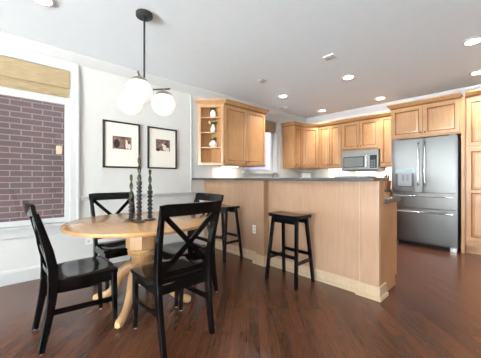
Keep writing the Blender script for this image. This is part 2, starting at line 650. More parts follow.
w1 = window('window_1', 'large white framed dining window looking onto a brick wall', W1[0], W1[1], W1[2], W1[3], 0.088, None, 0.03, 2.09, 0.11)
ox, oy, oz = w1.location
for z in (0.78, 1.1, 1.45):
    MB().box(XL + 0.001 - ox - 0.035, XL - ox - 0.005, W1[1] - 0.014 - oy, W1[1] - oy, z - oz, z + 0.07 - oz, 0.002).build('hinge', M_steel, w1)
w2 = window('window_2', 'narrow white framed kitchen window between the wall cabinets over the sink', W2[0], W2[1], W2[2], W2[3], 0.09, None, 0.1, 2.30, 0.06)


def shade(name, label, Y0, Y1, ztop, zval, zback, rec):
    s = thing(name, label, 'window shade', (XL - rec, (Y0 + Y1) / 2, zback))
    hw = (Y1 - Y0) / 2
    MB().box(0.0, 0.018, -hw, hw, zval - zback, ztop - zback, 0.004).build('valance', M_woven, s)
    MB().box(-0.03, -0.016, -hw, hw - 0.01, 0, ztop - zback - 0.03, 0.003).box(-0.016, -0.004, -hw, hw - 0.01, 0.02, 0.06, 0.003).build('folded_panel', M_woven, s)
    MB().box(-0.014, -0.002, -hw, hw, ztop - zback - 0.03, ztop - zback - 0.004, 0.002).build('headrail', M_trimw, s)
    return s


shade('woven_shade', 'tan woven grass roman shade raised at the large dining window', W1[0] + 0.01, W1[1] - 0.006, 2.392, 2.185, 2.085, -0.012)
shade('woven_shade', 'small tan woven shade at the kitchen window beside the cabinet', W2[0] + 0.01, W2[1] - 0.006, 2.352, 2.16, 2.12, 0.04)

tag(MB().box(-4.16, -4.10, 0.56, 0.62, 1.44, 1.55, 0.008).build('junction_box', plain('beige box', srgb(200, 178, 150), 0.6)),
    'small beige box mounted on the brick wall outside the window', 'box')


# ---------------------------------------------------------------- ceiling fixtures
def can_light(x, y, label, power, spread):
    t = thing('recessed_light', label, 'ceiling light', (x, y, H), 0, 'recessed ceiling lights')
    MB().lathe([(0.066, -0.001), (0.066, -0.012), (0.088, -0.010), (0.094, -0.004), (0.094, 0.0), (0.066, -0.001)], n=28, caps=False).build('trim_ring', M_trimw, t)
    MB().lathe([(0.0, -0.004), (0.066, -0.004), (0.066, -0.009), (0.0, -0.009)], n=28).build('lens', M_lens, t)
    ld = bpy.data.lights.new('can_lamp', 'AREA')
    ld.shape = 'DISK'
    ld.size = 0.12
    ld.energy = power
    ld.color = (0.97, 0.985, 1.0)
    ld.spread = R(spread)
    lo = bpy.data.objects.new('can_lamp', ld)
    col.objects.link(lo)
    lo.location = (0, 0, -0.015)
    lo.parent = t
    return t


for x, y, lb in ((-2.71, 0.27, 'recessed ceiling light at the top left above the dining window'),
                 (-2.912, 3.767, 'recessed ceiling light near the left wall cabinet with two doors'),
                 (-1.716, 3.77, 'recessed ceiling light over the middle of the breakfast bar'),
                 (-0.345, 3.774, 'recessed ceiling light at the right edge of the photo, nearer one'),
                 (-2.95, 5.31, 'recessed ceiling light above the corner wall cabinet'),
                 (-1.76, 5.34, 'recessed ceiling light above the microwave'),
                 (-0.40, 4.93, 'recessed ceiling light above the pantry cabinet by the refrigerator')):
    near = y > 4.9   # the row close to the wall cabinets has narrow lamps
    can_light(x, min(y, 5.2), lb, CAN_POWER * (0.5 if near else 0.1 if y < 1 else 1), 85 if near else 125)


def vent(x, y, lx, ly, label):
    t = thing('ceiling_vent', label, 'vent', (x, y, H), 0)
    MB().box(-lx / 2, lx / 2, -ly / 2, ly / 2, -0.012, 0, 0.004).build('frame', M_vent, t)
    mb = MB()
    for k in range(4):
        yy = -ly / 2 + ly * (k + 1) / 5
        mb.bar((-lx / 2 + 0.012, yy, -0.0135), (lx / 2 - 0.012, yy, -0.0135), 0.012, 0.004)
    mb.build('louvers', M_trimw, t)
    return t


vent(-1.584, 2.979, 0.14, 0.13, 'small white ceiling vent above the breakfast bar')
vent(-2.683, 2.953, 0.12, 0.10, 'small grey white ceiling vent above the far bar stool')
vent(-3.38, 4.40, 0.16, 0.12, 'small ceiling vent near the kitchen window')


# pendant
def pendant():
    bx, by = -2.32, 0.972
    p = thing('pendant_lamp', 'black three armed pendant lamp with white globes over the dining table', 'pendant lamp', (bx, by, H))
    zb = 1.935 - H
    MB().lathe([(0.0, 0), (0.073, 0), (0.073, -0.028), (0.069, -0.032), (0.0, -0.032)], n=28).build('canopy', M_blackm, p)
    MB().tube([(0, 0, -0.03), (0, 0, zb - 0.02)], 0.0085, 12).lathe([(0.0, zb - 0.022), (0.016, zb - 0.022), (0.016, zb + 0.022), (0.0, zb + 0.022)]).build('stem', M_blackm, p)
    fw = Vector((-0.731, 0.682, 0))
    rt = Vector((0.682, 0.731, 0))
    spots = (rt * 0.066 - fw * 0.29, rt * -0.118 - fw * 0.01, rt * 0.185 - fw * 0.02)
    for k, s in enumerate(spots):
        d = s.normalized()
        a = Vector((0, 0, zb + 0.012 * (1 - k)))
        tip = a + s + d * 0.055
        arm = MB().tube([a - d * 0.03, tip], 0.007, 10).build('arm', M_blackm, p)
        c = a + s
        gz = -0.135
        MB().lathe([(0.0, 0.0), (0.010, 0.0), (0.011, -0.018), (0.036, -0.024), (0.060, -0.038), (0.073, -0.054), (0.075, -0.062), (0.0, -0.062)], c, 24).build('cap', M_brass, arm)
        MB().sphere(c + Vector((0, 0, gz)), 0.1045, 28, 18).build('globe', M_opal, arm)
    return p


pendant()


# ---------------------------------------------------------------- framed pictures
def picture(Y0, Y1, z0, z1, label, pm, shapes, pr):
    p = thing('framed_photo', label, 'picture', (XL, (Y0 + Y1) / 2, z0), R(90), 'framed photographs on the dining wall')
    # local: x = world Y, -y = towards the room
    w, h = (Y1 - Y0) / 2, z1 - z0
    f = 0.022
    mb = MB()
    mb.box(-w, w, -0.028, 0, 0, f, 0.003).box(-w, w, -0.028, 0, h - f, h, 0.003)
    mb.box(-w, -w + f, -0.028, 0, f, h - f, 0.003).box(w - f, w, -0.028, 0, f, h - f, 0.003)
    mb.build('frame', M_pfr, p)
    MB().box(-w + f, w - f, -0.014, -0.002, f, h - f).build('mat_board', M_mat, p)
    x0, x1, a0, a1 = pr
    mb = MB().box(x0, x1, -0.0156, -0.014, a0, a1)
    for (cx, cz, rx, rz, mi) in shapes:
        pts = [(cx + rx * math.cos(2 * PI * k / 14), cz + rz * math.sin(2 * PI * k / 14)) for k in range(14)]
        mb.loft([[(x, y, z) for x, z in pts] for y in (-0.0156, -0.0161)], True, True, mi)
    mb.build('photo_print', [pm, M_skin, M_dark], p)
    return p


picture(0.99, 1.472, 1.262, 1.884, 'larger black framed sepia photograph, nearer the dining window', M_print1,
        ((0.06, 0.31, 0.018, 0.05, 1), (0.095, 0.295, 0.02, 0.04, 1), (0.056, 0.367, 0.013, 0.017, 1), (0.088, 0.352, 0.012, 0.016, 2),
         (-0.07, 0.325, 0.04, 0.06, 2)), (-0.122, 0.123, 0.255, 0.425))
picture(1.585, 2.05, 1.265, 1.878, 'black framed sepia photograph closer to the open shelves', M_print2,
        ((0.03, 0.32, 0.03, 0.045, 1), (0.075, 0.295, 0.03, 0.03, 1), (0.0, 0.36, 0.016, 0.018, 1), (0.055, 0.37, 0.02, 0.02, 2),
         (-0.075, 0.285, 0.03, 0.025, 2)), (-0.108, 0.118, 0.27, 0.44))


# wall plates
def outlet(name, label, loc, rz, w, h, horiz=False):
    t = thing(name, label, 'outlet', loc, rz)
    MB().box(-w / 2, w / 2, -0.006, 0, -h / 2, h / 2, 0.002).build('cover_plate', M_plate, t)
    for s in (-1, 1):
        c = (s * w * 0.22, 0) if horiz else (0, s * h * 0.2)
        MB().box(c[0] - 0.012, c[0] + 0.012, -0.0075, -0.006, c[1] - 0.012, c[1] + 0.012, 0.0005).build('socket', M_slot, t)
    return t


outlet('wall_outlet', 'white wall outlet low on the dining wall behind the table', (XL, 0.86, 0.335), R(90), 0.13, 0.08, True)
outlet('bar_outlet', 'white outlet on the wood bar panel beside the pilaster', (-2.49, 2.59, 0.42), 0, 0.07, 0.115)


# ---------------------------------------------------------------- cabinets
def knob(x, z, parent, y=-0.02):
    return MB().lathe([(0.0, 0), (0.006, 0), (0.005, 0.012), (0.013, 0.016), (0.014, 0.024), (0.009, 0.029), (0.0, 0.03)], n=12).bm, (x, y, z), parent


def add_knob(x, z, parent, y=-0.02, mat=None):
    mb = MB()
    pr = [(0.0005, 0), (0.006, 0), (0.005, 0.012), (0.013, 0.016), (0.014, 0.024), (0.009, 0.029), (0.0005, 0.03)]
    rings = [[(x + r * math.cos(2 * PI * i / 12), y - d, z + r * math.sin(2 * PI * i / 12)) for i in range(12)] for r, d in pr]
    mb.loft(rings)
    return mb.build('knob', mat or M_bronze, parent)


def crown(mb, x0, x1, d, h, left, right, s=1.0):
    rings = []
    for e, z in ((0.0, h - 0.02), (0.008, h - 0.02), (0.012, h - 0.006), (0.022, h + 0.004), (0.046, h + 0.04), (0.054, h + 0.046), (0.056, h + 0.065)):
        e *= s
        rings.append([(x0 - (e if left else 0), -e - 0.001, z), (x1 + (e if right else 0), -e - 0.001, z), (x1 + (e if right else 0), d, z), (x0 - (e if left else 0), d, z)])
    n0 = len(mb.bm.faces)
    mb.loft(rings)
    mb.bm.faces.ensure_lookup_table()
    for f in mb.bm.faces[n0:n0 + 12]:  # darker bottom faces paint a shade line along the crown
        f.material_index = 1


def cabinet(name, label, loc, rz, w, d, h, doors, mat=None, crown_ends=None, knob_low=True, kick=0.0, rows=None, group=None, top_rail=0.026, bot_rail=0.025):
    """front face at local y = 0 facing -y, x from 0 to w, z from 0 to h.
    rows: list of (z0, z1, [splits], cells) else one row of `doors` doors"""
    mat = mat or M_maple
    t = thing(name, label, 'cabinet', loc, rz, group)
    mb = MB()
    mb.box(0, w, 0, d, kick, h, 0.002)
    if kick:
        mb.box(0.0, w, 0.06, d, 0, kick)
    mb.build('body', mat, t)
    if crown_ends is not None:
        mb = MB()
        crown(mb, 0, w, d, h, *crown_ends)
        mb.build('crown', [mat, M_glaze_shade], t)
    if rows is None:
        rows = [(kick + bot_rail, h - top_rail, doors, 1, 'low' if knob_low else 'high')]
    for z0, z1, n, cells, kp in rows:
        dw = (w - 0.03 - 0.006 * (n - 1)) / n
        for i in range(n):
            x0 = 0.015 + i * (dw + 0.006)
            x1 = x0 + dw
            mb = MB()
            st = min(0.058, dw * 0.2)
            if cells == 1:
                st2 = min(st, (z1 - z0) * 0.24)
                mb.panel(x0, x1, z0, z1, (st, st, st2, st2))
            else:
                zm = z0 + (z1 - z0) * cells
                mb.panel(x0, x1, z0, zm, (st, st, st, st / 2))
                mb.panel(x0, x1, zm, z1, (st, st, st / 2, st))
            drawer = kp == 'mid'
            o = mb.build('drawer' if drawer else 'door', [mat, M_glaze_shade], t)
            if drawer:
                kx, kz = (x0 + x1) / 2, (z0 + z1) / 2
            else:
                inner_right = (i % 2 == 0) if n > 1 else (kp.endswith('r'))
                kx = x1 - 0.028 if inner_right else x0 + 0.028
                kz = z0 + 0.05 if kp.startswith('low') else z1 - 0.05
            add_knob(kx, kz, o)
    return t


UZ = 1.345
# wall cabinet on the left wall (local x -> world +Y)
FX = -3.35
cabinet('wall_cabinet', 'honey maple two door wall cabinet next to the open corner shelves', (FX, 2.75, UZ), R(90), 1.03, FX - XL - 0.002, 1.025, 2, crown_ends=(False, True))

# angled open shelf unit
sh = thing('open_shelf_unit', 'angled open maple shelf unit with small vases on the left wall', 'shelf', (XL, 2.745, UZ))
A = Vector((0.003, -0.285))
Bp = Vector((0.33, 0.0))
Cc = Vector((0.003, 0.0))
nrm = Vector((Bp.y - A.y, -(Bp.x - A.x))).normalized()
tri = lambda e=0.0: [tuple(A), tuple(Bp), tuple(Cc)]


def shrink(k):
    return [tuple(Cc + (p - Cc) * k) for p in (A, Bp)] + [tuple(Cc)]


hh = 1.025
MB().prism(tri(), 0, 0.03).build('bottom_board', M_maple, sh)
MB().prism(tri(), hh - 0.05, hh).build('top_board', M_maple, sh)
MB().box(0.003, 0.33, -0.016, -0.001, 0.03, hh - 0.05).build('side_panel', M_maple, sh)
MB().box(0.003, 0.014, -0.27, -0.016, 0.03, hh - 0.05).build('back_panel', M_maple, sh)
dirv = (Bp - A).normalized()
mb = MB()
for c, wd in ((A + dirv * 0.022, 0.05), (Bp - dirv * 0.022, 0.05)):
    mb.bar((c.x, c.y, 0.0), (c.x, c.y, hh), wd, 0.018, (nrm.x, nrm.y, 0))
for z, tt in ((0.02, 0.045), (hh - 0.03, 0.065)):
    a, b = A + dirv * 0.04, Bp - dirv * 0.04
    mb.bar((a.x, a.y, z), (b.x, b.y, z), 0.018, tt)
mb.build('face_frame', M_maple, sh)
SHZ = (0.285, 0.535, 0.785)
for z in SHZ:
    MB().prism(shrink(0.97), z, z + 0.02).build('shelf', M_maple, sh)
mb = MB()
rings = []
for e, z in ((0.0, hh - 0.02), (0.008, hh - 0.02), (0.012, hh - 0.006), (0.022, hh + 0.004), (0.046, hh + 0.04), (0.054, hh + 0.046), (0.056, hh + 0.065)):
    q = nrm * e
    rings.append([(0.003, A.y - e * 1.5, z), (Bp.x + e, Bp.y + q.y * 0.35, z), (Bp.x + e, -0.001 + 0.0, z), (0.003, 0.0, z)])
mb.loft(rings)
mb.build('crown', M_maple, sh)


def vase(zi, prof, label, leaves, blossom):
    cx, cy = XL + 0.155, 2.745 - 0.085
    v = thing('bud_vase', label, 'vase', (cx, cy, UZ + zi), 0, 'vases on the open shelves')
    MB().lathe([(r * 1.4, z) for r, z in prof], n=18).build('vase', M_ceramic, v)
    ztop = prof[-1][1]
    mb = MB()
    rnd = random.Random(int(zi * 1000))
    for k in range(leaves):
        a = rnd.uniform(0, 2 * PI)
        l = rnd.uniform(0.03, 0.058)
        dx, dy = math.cos(a) * l * 1.35, math.sin(a) * l * 0.9
        p0 = Vector((0, 0, ztop - 0.01))
        p1 = Vector((dx * 0.6, dy * 0.6, ztop + l * 0.55))
        p2 = Vector((dx, dy, ztop + l * 0.8))
        mb.tube([p0, p1, p2], [0.004, 0.017, 0.003], 6, 0, 1.0)
    mb.build('foliage', M_leaf, v)
    if blossom:
        mb = MB()
        for k in range(5):
            a = rnd.uniform(2.4, 4.4)
            mb.sphere((-0.035 + 0.02 * math.cos(a), -0.03 + math.sin(a) * 0.02, ztop + rnd.uniform(0.015, 0.05)), 0.016, 8, 6)
        mb.build('blossom', M_leafw, v)
    return v


vase(SHZ[2] + 0.02, [(0.0, 0), (0.026, 0), (0.036, 0.03), (0.038, 0.06), (0.03, 0.095), (0.016, 0.115), (0.015, 0.12)], 'egg shaped white vase with greenery on the top open shelf', 24, False)
vase(SHZ[1] + 0.02, [(0.0, 0), (0.022, 0), (0.034, 0.025), (0.036, 0.045), (0.024, 0.08), (0.012, 0.105), (0.011, 0.13), (0.014, 0.135)], 'slender white vase with blossoms on the middle open shelf', 20, True)
vase(SHZ[0] + 0.02, [(0.0, 0), (0.034, 0), (0.048, 0.025), (0.05, 0.05), (0.038, 0.08), (0.018, 0.098), (0.017, 0.112)], 'squat round white vase with greenery on the lowest used open shelf', 22, False)

# far left wall cabinet, diagonal corner, back wall run
UH = 0.955
FY = 5.36
cabinet('wall_cabinet', 'narrow single door maple wall cabinet right of the kitchen window', (-3.38, 4.745, UZ), R(90), 0.318, -3.38 - XL - 0.002, UH, 1, crown_ends=(True, False))
# diagonal corner
P0, P1 = Vector((-3.38, 5.066)), Vector((-3.122, 5.358))
ang = math.atan2(P1.y - P0.y, P1.x - P0.x)
cwid = (P1 - P0).length
cc = thing('corner_wall_cabinet', 'diagonal corner maple wall cabinet with one door', 'cabinet', (P0.x, P0.y, UZ), ang)
inv = Matrix.Rotation(-ang, 2)
loc2 = lambda x, y: tuple(inv @ Vector((x - P0.x, y - P0.y)))
poly = [loc2(*q) for q in ((-3.38, 5.067), (-3.123, 5.358), (-3.123, YB - 0.01), (XL + 0.01, YB - 0.01), (XL + 0.01, 5.067))]
MB().prism(poly, 0, UH).build('body', M_maple, cc)
mb = MB()
crown(mb, 0, cwid, 0.02, UH, False, False)
mb.build('crown', [M_maple, M_glaze_shade], cc)
dr = MB().panel(0.018, cwid - 0.018, 0.025, UH - 0.026, (0.06, 0.06, 0.06, 0.06)).build('door', [M_maple, M_glaze_shade], cc)
add_knob(0.045, 0.075, dr)
cabinet('wall_cabinet', 'maple two door wall cabinet left of the microwave', (-3.12, FY, UZ), 0, 0.543, YB - FY - 0.01, UH, 2, crown_ends=(False, False))
cabinet('wall_cabinet', 'short two door maple wall cabinet directly above the microwave', (-2.575, FY, 1.70), 0, 0.75, YB - FY - 0.01, UZ + UH - 1.70, 2, crown_ends=(False, False))
cabinet('wall_cabinet', 'narrow one door maple wall cabinet between microwave and refrigerator', (-1.823, FY, UZ), 0, 0.265, YB - FY - 0.01, UH, 1, crown_ends=(False, False))

# refrigerator surround
FRY = 5.10
cabinet('wall_cabinet', 'pale maple two door cabinet over the refrigerator', (-1.553, FRY, 1.80), 0, 0.955, YB - FRY - 0.01, 0.545, 2, M_maple, crown_ends=(True, False), top_rail=0.03)
tag(MB().box(-0.597, -0.555, FRY - 0.004, YB - 0.01, 0, 2.345, 0.003).build('side_panel_board', M_maple), 'tall narrow maple end panel right of the refrigerator', 'panel')
tag(MB().box(-1.553, -1.535, FRY + 0.03, YB - 0.01, 0, 1.80, 0.002).build('side_panel_board', M_maple), 'maple end panel left of the refrigerator, mostly hidden', 'panel')
cabinet('pantry_cabinet', 'tall maple pantry cabinet with paneled doors at the right edge', (-0.553, FRY + 0.03, 0), 0, 0.90, YB - FRY - 0.04, 2.345, 2, M_maple, crown_ends=(False, False),
        kick=0.12, rows=[(0.20, 1.575, 2, 0.53, 'high'), (1.60, 2.30, 2, 1, 'low')])

# base cabinets along the walls (mostly hidden behind the bar)
BH = 0.88
cabinet('base_cabinet', 'maple base cabinet under the sink window counter', (-3.07, 3.34, 0), R(90), 1.66, 0.6, BH, 3, kick=0.1, knob_low=False)
cabinet('base_cabinet', 'maple base cabinet in the back corner, left of the range', (-3.06, 5.02, 0), 0, 0.515, 0.59, BH, 1, kick=0.1, rows=[(0.12, 0.68, 1, 1, 'highr'), (0.70, 0.85, 1, 1, 'mid')])
cabinet('base_cabinet', 'narrow maple base cabinet between range and refrigerator', (-1.795, 5.02, 0), 0, 0.238, 0.59, BH, 1, kick=0.1, rows=[(0.12, 0.68, 1, 1, 'high'), (0.70, 0.85, 1, 1, 'mid')])

tag(MB().box(XL + 0.01, -3.04, 2.77, YB - 0.01, BH, 0.92, 0.004).build('countertop', M_granite), 'dark granite countertop along the sink wall', 'countertop')
tag(MB().box(-3.039, -2.545, 4.99, YB - 0.01, BH, 0.92, 0.004).build('countertop', M_granite), 'dark granite countertop piece left of the range', 'countertop')
tag(MB().box(-1.795, -1.556, 4.99, YB - 0.01, BH, 0.92, 0.004).build('countertop', M_granite), 'dark granite countertop piece between range and refrigerator', 'countertop')

# under cabinet lights


def puck(x, y, z, label, lx=0.3, rz=0.0):
    t = thing('under_cabinet_light', label, 'light', (x, y, z), rz, 'under cabinet lights')
    MB().box(-lx / 2, lx / 2, -0.025, 0.025, -0.016, 0, 0.003).build('housing', M_trimw, t)
    MB().box(-lx / 2 + 0.015, lx / 2 - 0.015, -0.018, 0.018, -0.0175, -0.0155).build('diffuser', M_lens, t)
    ld = bpy.data.lights.new('strip_lamp', 'AREA')
    ld.shape = 'RECTANGLE'
    ld.size, ld.size_y = lx - 0.04, 0.03
    ld.energy = PUCK_POWER
    ld.color = (1.0, 0.86, 0.68)
    lo = bpy.data.objects.new('strip_lamp', ld)
    col.objects.link(lo)
    lo.location = (0, 0, -0.022)
    lo.parent = t


puck(XL + 0.14, 3.05, UZ, 'warm light strip under the left two door cabinet', 0.4, R(90))
puck(-2.81, YB - 0.14, UZ, 'warm light strip under the cabinet left of the microwave', 0.36)
puck(-1.68, YB - 0.14, UZ, 'warm light strip under the narrow cabinet by the refrigerator', 0.16)
puck(-2.17, YB - 0.14, 1.278, 'warm light strip under the microwave', 0.4)


# ---------------------------------------------------------------- microwave
def microwave():
    x0, x1, y0, z0, z1 = -2.56, -1.832, 5.29, 1.285, 1.69
    t = thing('microwave', 'stainless over the range microwave with black control panel', 'microwave', (x0, y0, z0))
    w, h = x1 - x0, z1 - z0
    MB().box(0, w, 0.022, YB - 0.012 - y0, 0, h, 0.004).build('body', M_steeld, t)
    MB().box(0.004, w - 0.004, 0.0, 0.022, h - 0.085, h - 0.002, 0.004).build('top_grille', M_mwsteel, t)
    dw = w * 0.765
    d = MB().box(0.004, dw, 0.0, 0.022, 0.012, h - 0.09, 0.004).build('door', M_mwsteel, t)
    MB().box(0.045, dw - 0.085, -0.002, 0.002, 0.055, h - 0.125, 0.001).build('window', M_bglass, d)
    MB().box(0.065, dw - 0.105, -0.0035, -0.0015, 0.075, h - 0.145, 0.0005).build('mesh_screen', M_mwglass, d)
    MB().tube([(dw - 0.04, 0, 0.06), (dw - 0.04, -0.035, 0.075), (dw - 0.04, -0.035, h - 0.15), (dw - 0.04, 0, h - 0.13)], 0.011, 10).build('handle', M_chrome, d)
    c = MB().box(dw + 0.003, w - 0.004, 0.0, 0.022, 0.012, h - 0.09, 0.003).build('control_panel', M_mwsteel, t)
    MB().box(dw + 0.02, w - 0.022, -0.002, 0.001, 0.04, h - 0.115, 0.0008).build('keypad', M_bglass, c)
    mb = MB()
    for r_ in range(5):
        for q in range(3):
            xx = dw + 0.035 + q * 0.032
            zz = 0.06 + r_ * 0.03
            mb.box(xx, xx + 0.02, -0.0032, -0.0018, zz, zz + 0.014)
    mb.build('buttons', M_grey, c)
    MB().box(0.01, w - 0.01, 0.01, 0.3, -0.004, 0.001).build('underside_vent', M_gap, t)


microwave()


# range under the microwave
def stove():
    x0, x1 = -2.54, -1.80
    t = thing('kitchen_range', 'stainless kitchen range under the microwave, hidden behind the bar', 'range', (x0, 4.97, 0))
    w, d = x1 - x0, YB - 0.012 - 4.97
    MB().box(0, w, 0.03, d, 0.06, 0.90, 0.004).box(0.03, w - 0.03, 0.08, d - 0.05, 0, 0.06).build('body', M_steeld, t)
    MB().box(0.0, w, 0.0, d, 0.90, 0.922, 0.004).build('cooktop', M_bglass, t)
    dr = MB().box(0.01, w - 0.01, 0.0, 0.03, 0.22, 0.76, 0.004).build('oven_door', M_brush, t)
    MB().box(0.1, w - 0.1, -0.002, 0.002, 0.32, 0.62).build('window', M_bglass, dr)
    MB().tube([(0.06, 0, 0.71), (0.06, -0.045, 0.71), (w - 0.06, -0.045, 0.71), (w - 0.06, 0, 0.71)], 0.011, 10).build('handle', M_chrome, dr)
    MB().box(0.01, w - 0.01, 0.0, 0.03, 0.07, 0.21, 0.004).build('drawer', M_brush, t)
    cp = MB().box(0.0, w, 0.0, 0.03, 0.77, 0.90, 0.004).build('control_panel', M_brush, t)
    for k in range(5):
        x = 0.09 + k * (w - 0.18) / 4
        rings = [[(x + r * math.cos(2 * PI * i / 12), -yy, 0.835 + r * math.sin(2 * PI * i / 12)) for i in range(12)] for r, yy in ((0.022, 0), (0.02, 0.02), (0.014, 0.03))]
        MB().loft(rings).build('knob', M_knob_blk, cp)
    mb = MB()
    for gx in (0.19, 0.55):
        for gy in (0.16, 0.44):
            mb.lathe([(0.02, 0), (0.05, 0), (0.05, 0.012), (0.02, 0.014)], (gx, gy, 0.922), 16)
    mb.build('burners', M_gap, t)


stove()


# ---------------------------------------------------------------- refrigerator
def fridge():
    x0, x1, y0 = -1.522, -0.632, 5.035
    w = x1 - x0
    t = thing('refrigerator', 'stainless french door refrigerator with two drawers and water dispenser', 'refrigerator', (x0, y0, 0))
    MB().box(0.004, w - 0.004, 0.075, YB - 0.02 - y0, 0.05, 1.77, 0.004).build('body', M_steeld, t)
    MB().box(0.01, w - 0.01, 0.085, 0.3, 0.0, 0.055).build('toe_grille', M_gap, t)
    dh0, dh1 = 0.895, 1.775
    g = 0.004
    mid = w / 2

    def slab(name, a, b, z0, z1):
        # slightly crowned sheet front
        n = 12
        prof = []
        for k in range(n + 1):
            u = k / n
            x = a + (b - a) * u
            e = 0.0 if 0 < k < n else 0.012
            prof.append((x, 0.006 * (2 * u - 1) ** 2 + e))
        poly = prof + [(b, 0.07), (a, 0.07)]
        return MB().prism(poly, z0, z1).build(name, M_brush, t)
    dl = slab('door', 0, mid - g / 2, dh0, dh1)
    drr = slab('door', mid + g / 2, w, dh0, dh1)
    for d, x in ((dl, mid - 0.045), (drr, mid + 0.045)):
        MB().tube([(x, 0.006, 1.01), (x, -0.05, 1.03), (x, -0.055, 1.1), (x, -0.058, 1.35), (x, -0.055, 1.62), (x, -0.05, 1.69), (x, 0.006, 1.71)], 0.0135, 12).build('handle', M_chrome, d)
    w1_ = slab('drawer', 0, w, 0.64, 0.885)
    w2_ = slab('drawer', 0, w, 0.085, 0.63)
    for d, z in ((w1_, 0.835), (w2_, 0.575)):
        MB().tube([(0.05, 0.01, z), (0.055, -0.04, z), (0.15, -0.05, z), (w - 0.15, -0.05, z), (w - 0.055, -0.04, z), (w - 0.05, 0.01, z)], 0.0135, 12).build('handle', M_chrome, d)
    dx0, dx1 = 0.06, 0.335
    # dispenser on the left door
    MB().box(dx0, dx1, -0.004, 0.01, 1.205, 1.285, 0.003).build('dispenser_display', M_disp, dl)
    mb = MB()
    mb.box(dx0, dx0 + 0.035, -0.004, 0.01, 0.985, 1.205).box(dx1 - 0.035, dx1, -0.004, 0.01, 0.985, 1.205).box(dx0 + 0.035, dx1 - 0.035, -0.008, 0.01, 0.975, 0.995)
    mb.build('dispenser_frame', M_steeld, dl)
    mb = MB()
    mb.box(dx0 + 0.035, dx1 - 0.035, -0.001, 0.008, 0.995, 1.205)
    mb.build('dispenser_recess', M_disprec, dl)
    mb = MB()
    for q in (0.115, 0.18):
        mb.box(dx0 + q - 0.016, dx0 + q + 0.016, -0.012, -0.001, 1.08, 1.18, 0.004)
    mb.build('dispenser_paddles', M_grey, dl)
    MB().box(w - 0.09, w - 0.01, 0.01, 0.08, 0.0, 0.06, 0.006).build('foot', M_steel, t)
    MB().box(0.01, 0.09, 0.01, 0.08, 0.0, 0.06, 0.006).build('foot', M_steel, t)
    for x in (0.02, w - 0.1):
        MB().box(x, x + 0.08, 0.02, 0.12, 1.775, 1.79, 0.003).build('hinge_cover', M_steeld, t)


fridge()


# ---------------------------------------------------------------- breakfast bar
def breakfast_bar():
    xe = -0.885
    t = thing('breakfast_bar', 'tall maple paneled breakfast bar with pilasters and base moulding', 'bar counter', (-2.2, 2.59, 0))
    ox, oy = -2.2, 2.59

    def bx(m, x0, x1, y0, y1, z0, z1, bev=0.0):
        m.box(x0 - ox, x1 - ox, y0 - oy, y1 - oy, z0, z1, bev)
        return m
    top = 1.094
    x_l = XL + 0.004
    bx(MB(), x_l, xe, 2.59, 2.70, 0, top).build('panel', M_maple_lit, t)
    m = MB()
    bx(m, x_l, x_l + 0.05, 2.575, 2.589, 0.0, top, 0.002)
    m.build('wall_stile', M_maple_lit, t)
    p = bx(MB(), -2.378, -2.237, 2.495, 2.59, 0.0, top, 0.003).build('pilaster', M_maple_lit, t)
    m = MB()
    bx(m, -2.40, -2.215, 2.478, 2.59, 0.0, 0.125, 0.004)
    bx(m, -2.415, -2.20, 2.465, 2.59, 0.0, 0.035, 0.004)
    m.build('plinth', M_cream, p)
    bx(MB(), -1.056, -1.047, 2.552, 2.59, 0.125, top, 0.002).build('edge_strip', M_cream, t)  # thin cream strips along the pilaster edges, paler than the panel
    bx(MB(), xe + 0.001, xe + 0.007, 2.552, 2.564, 0.125, top, 0.002).build('edge_strip', M_cream, t)
    p = bx(MB(), -1.047, xe + 0.001, 2.555, 2.59, 0.0, top, 0.003).build('pilaster', M_maple_lit, t)
    m = MB()
    bx(m, -1.065, xe + 0.02, 2.540, 2.59, 0.0, 0.125, 0.004)
    bx(m, xe + 0.0005, xe + 0.02, 2.588, 2.72, 0.0, 0.125, 0.004)
    bx(m, -1.082, xe + 0.033, 2.525, 2.59, 0.0, 0.035, 0.004)
    bx(m, xe + 0.0005, xe + 0.033, 2.588, 2.735, 0.0, 0.035, 0.004)
    m.build('plinth', M_cream, p)
    m = MB()
    B2 = [(0, 0), (0, 0.115), (0.006, 0.115), (0.012, 0.1), (0.016, 0.095), (0.016, 0.035), (0.028, 0.03), (0.03, 0.0)]
    m.profile(B2, (x_l - ox, 0), (-2.40 - ox, 0), (0, -1))
    m.profile(B2, (-2.215 - ox, 0), (-1.065 - ox, 0), (0, -1))
    m.build('base_moulding', M_cream, t)
    # end face of the half wall
    bx(MB(), xe, xe + 0.006, 2.595, 2.699, 0.125, top, 0.001).build('end_panel', M_maple, t)


breakfast_bar()
tag(MB().box(XL + 0.004, -0.852, 2.33, 2.715, 1.095, 1.127, 0.005).build('countertop', M_granite), 'long dark granite bar top on the breakfast bar', 'countertop')

# lower peninsula cabinets behind the bar (doors face the kitchen, local -y -> world +Y)
cabinet('base_cabinet', 'maple base cabinet at the free end of the peninsula below a granite top', (-0.893, 3.12, 0), R(180), 0.75, 0.415, BH, 2, kick=0.1, rows=[(0.12, 0.68, 2, 1, 'high'), (0.70, 0.85, 2, 1, 'mid')])
cabinet('base_cabinet', 'maple base cabinet behind the bar towards the sink wall', (-1.65, 3.12, 0), R(180), 1.38, 0.415, BH, 3, kick=0.1, rows=[(0.12, 0.68, 3, 1, 'high'), (0.70, 0.85, 3, 1, 'mid')])
tag(MB().box(-3.035, -0.865, 2.716, 3.16, BH, 0.92, 0.005).build('countertop', M_granite), 'lower granite countertop behind the breakfast bar', 'countertop')

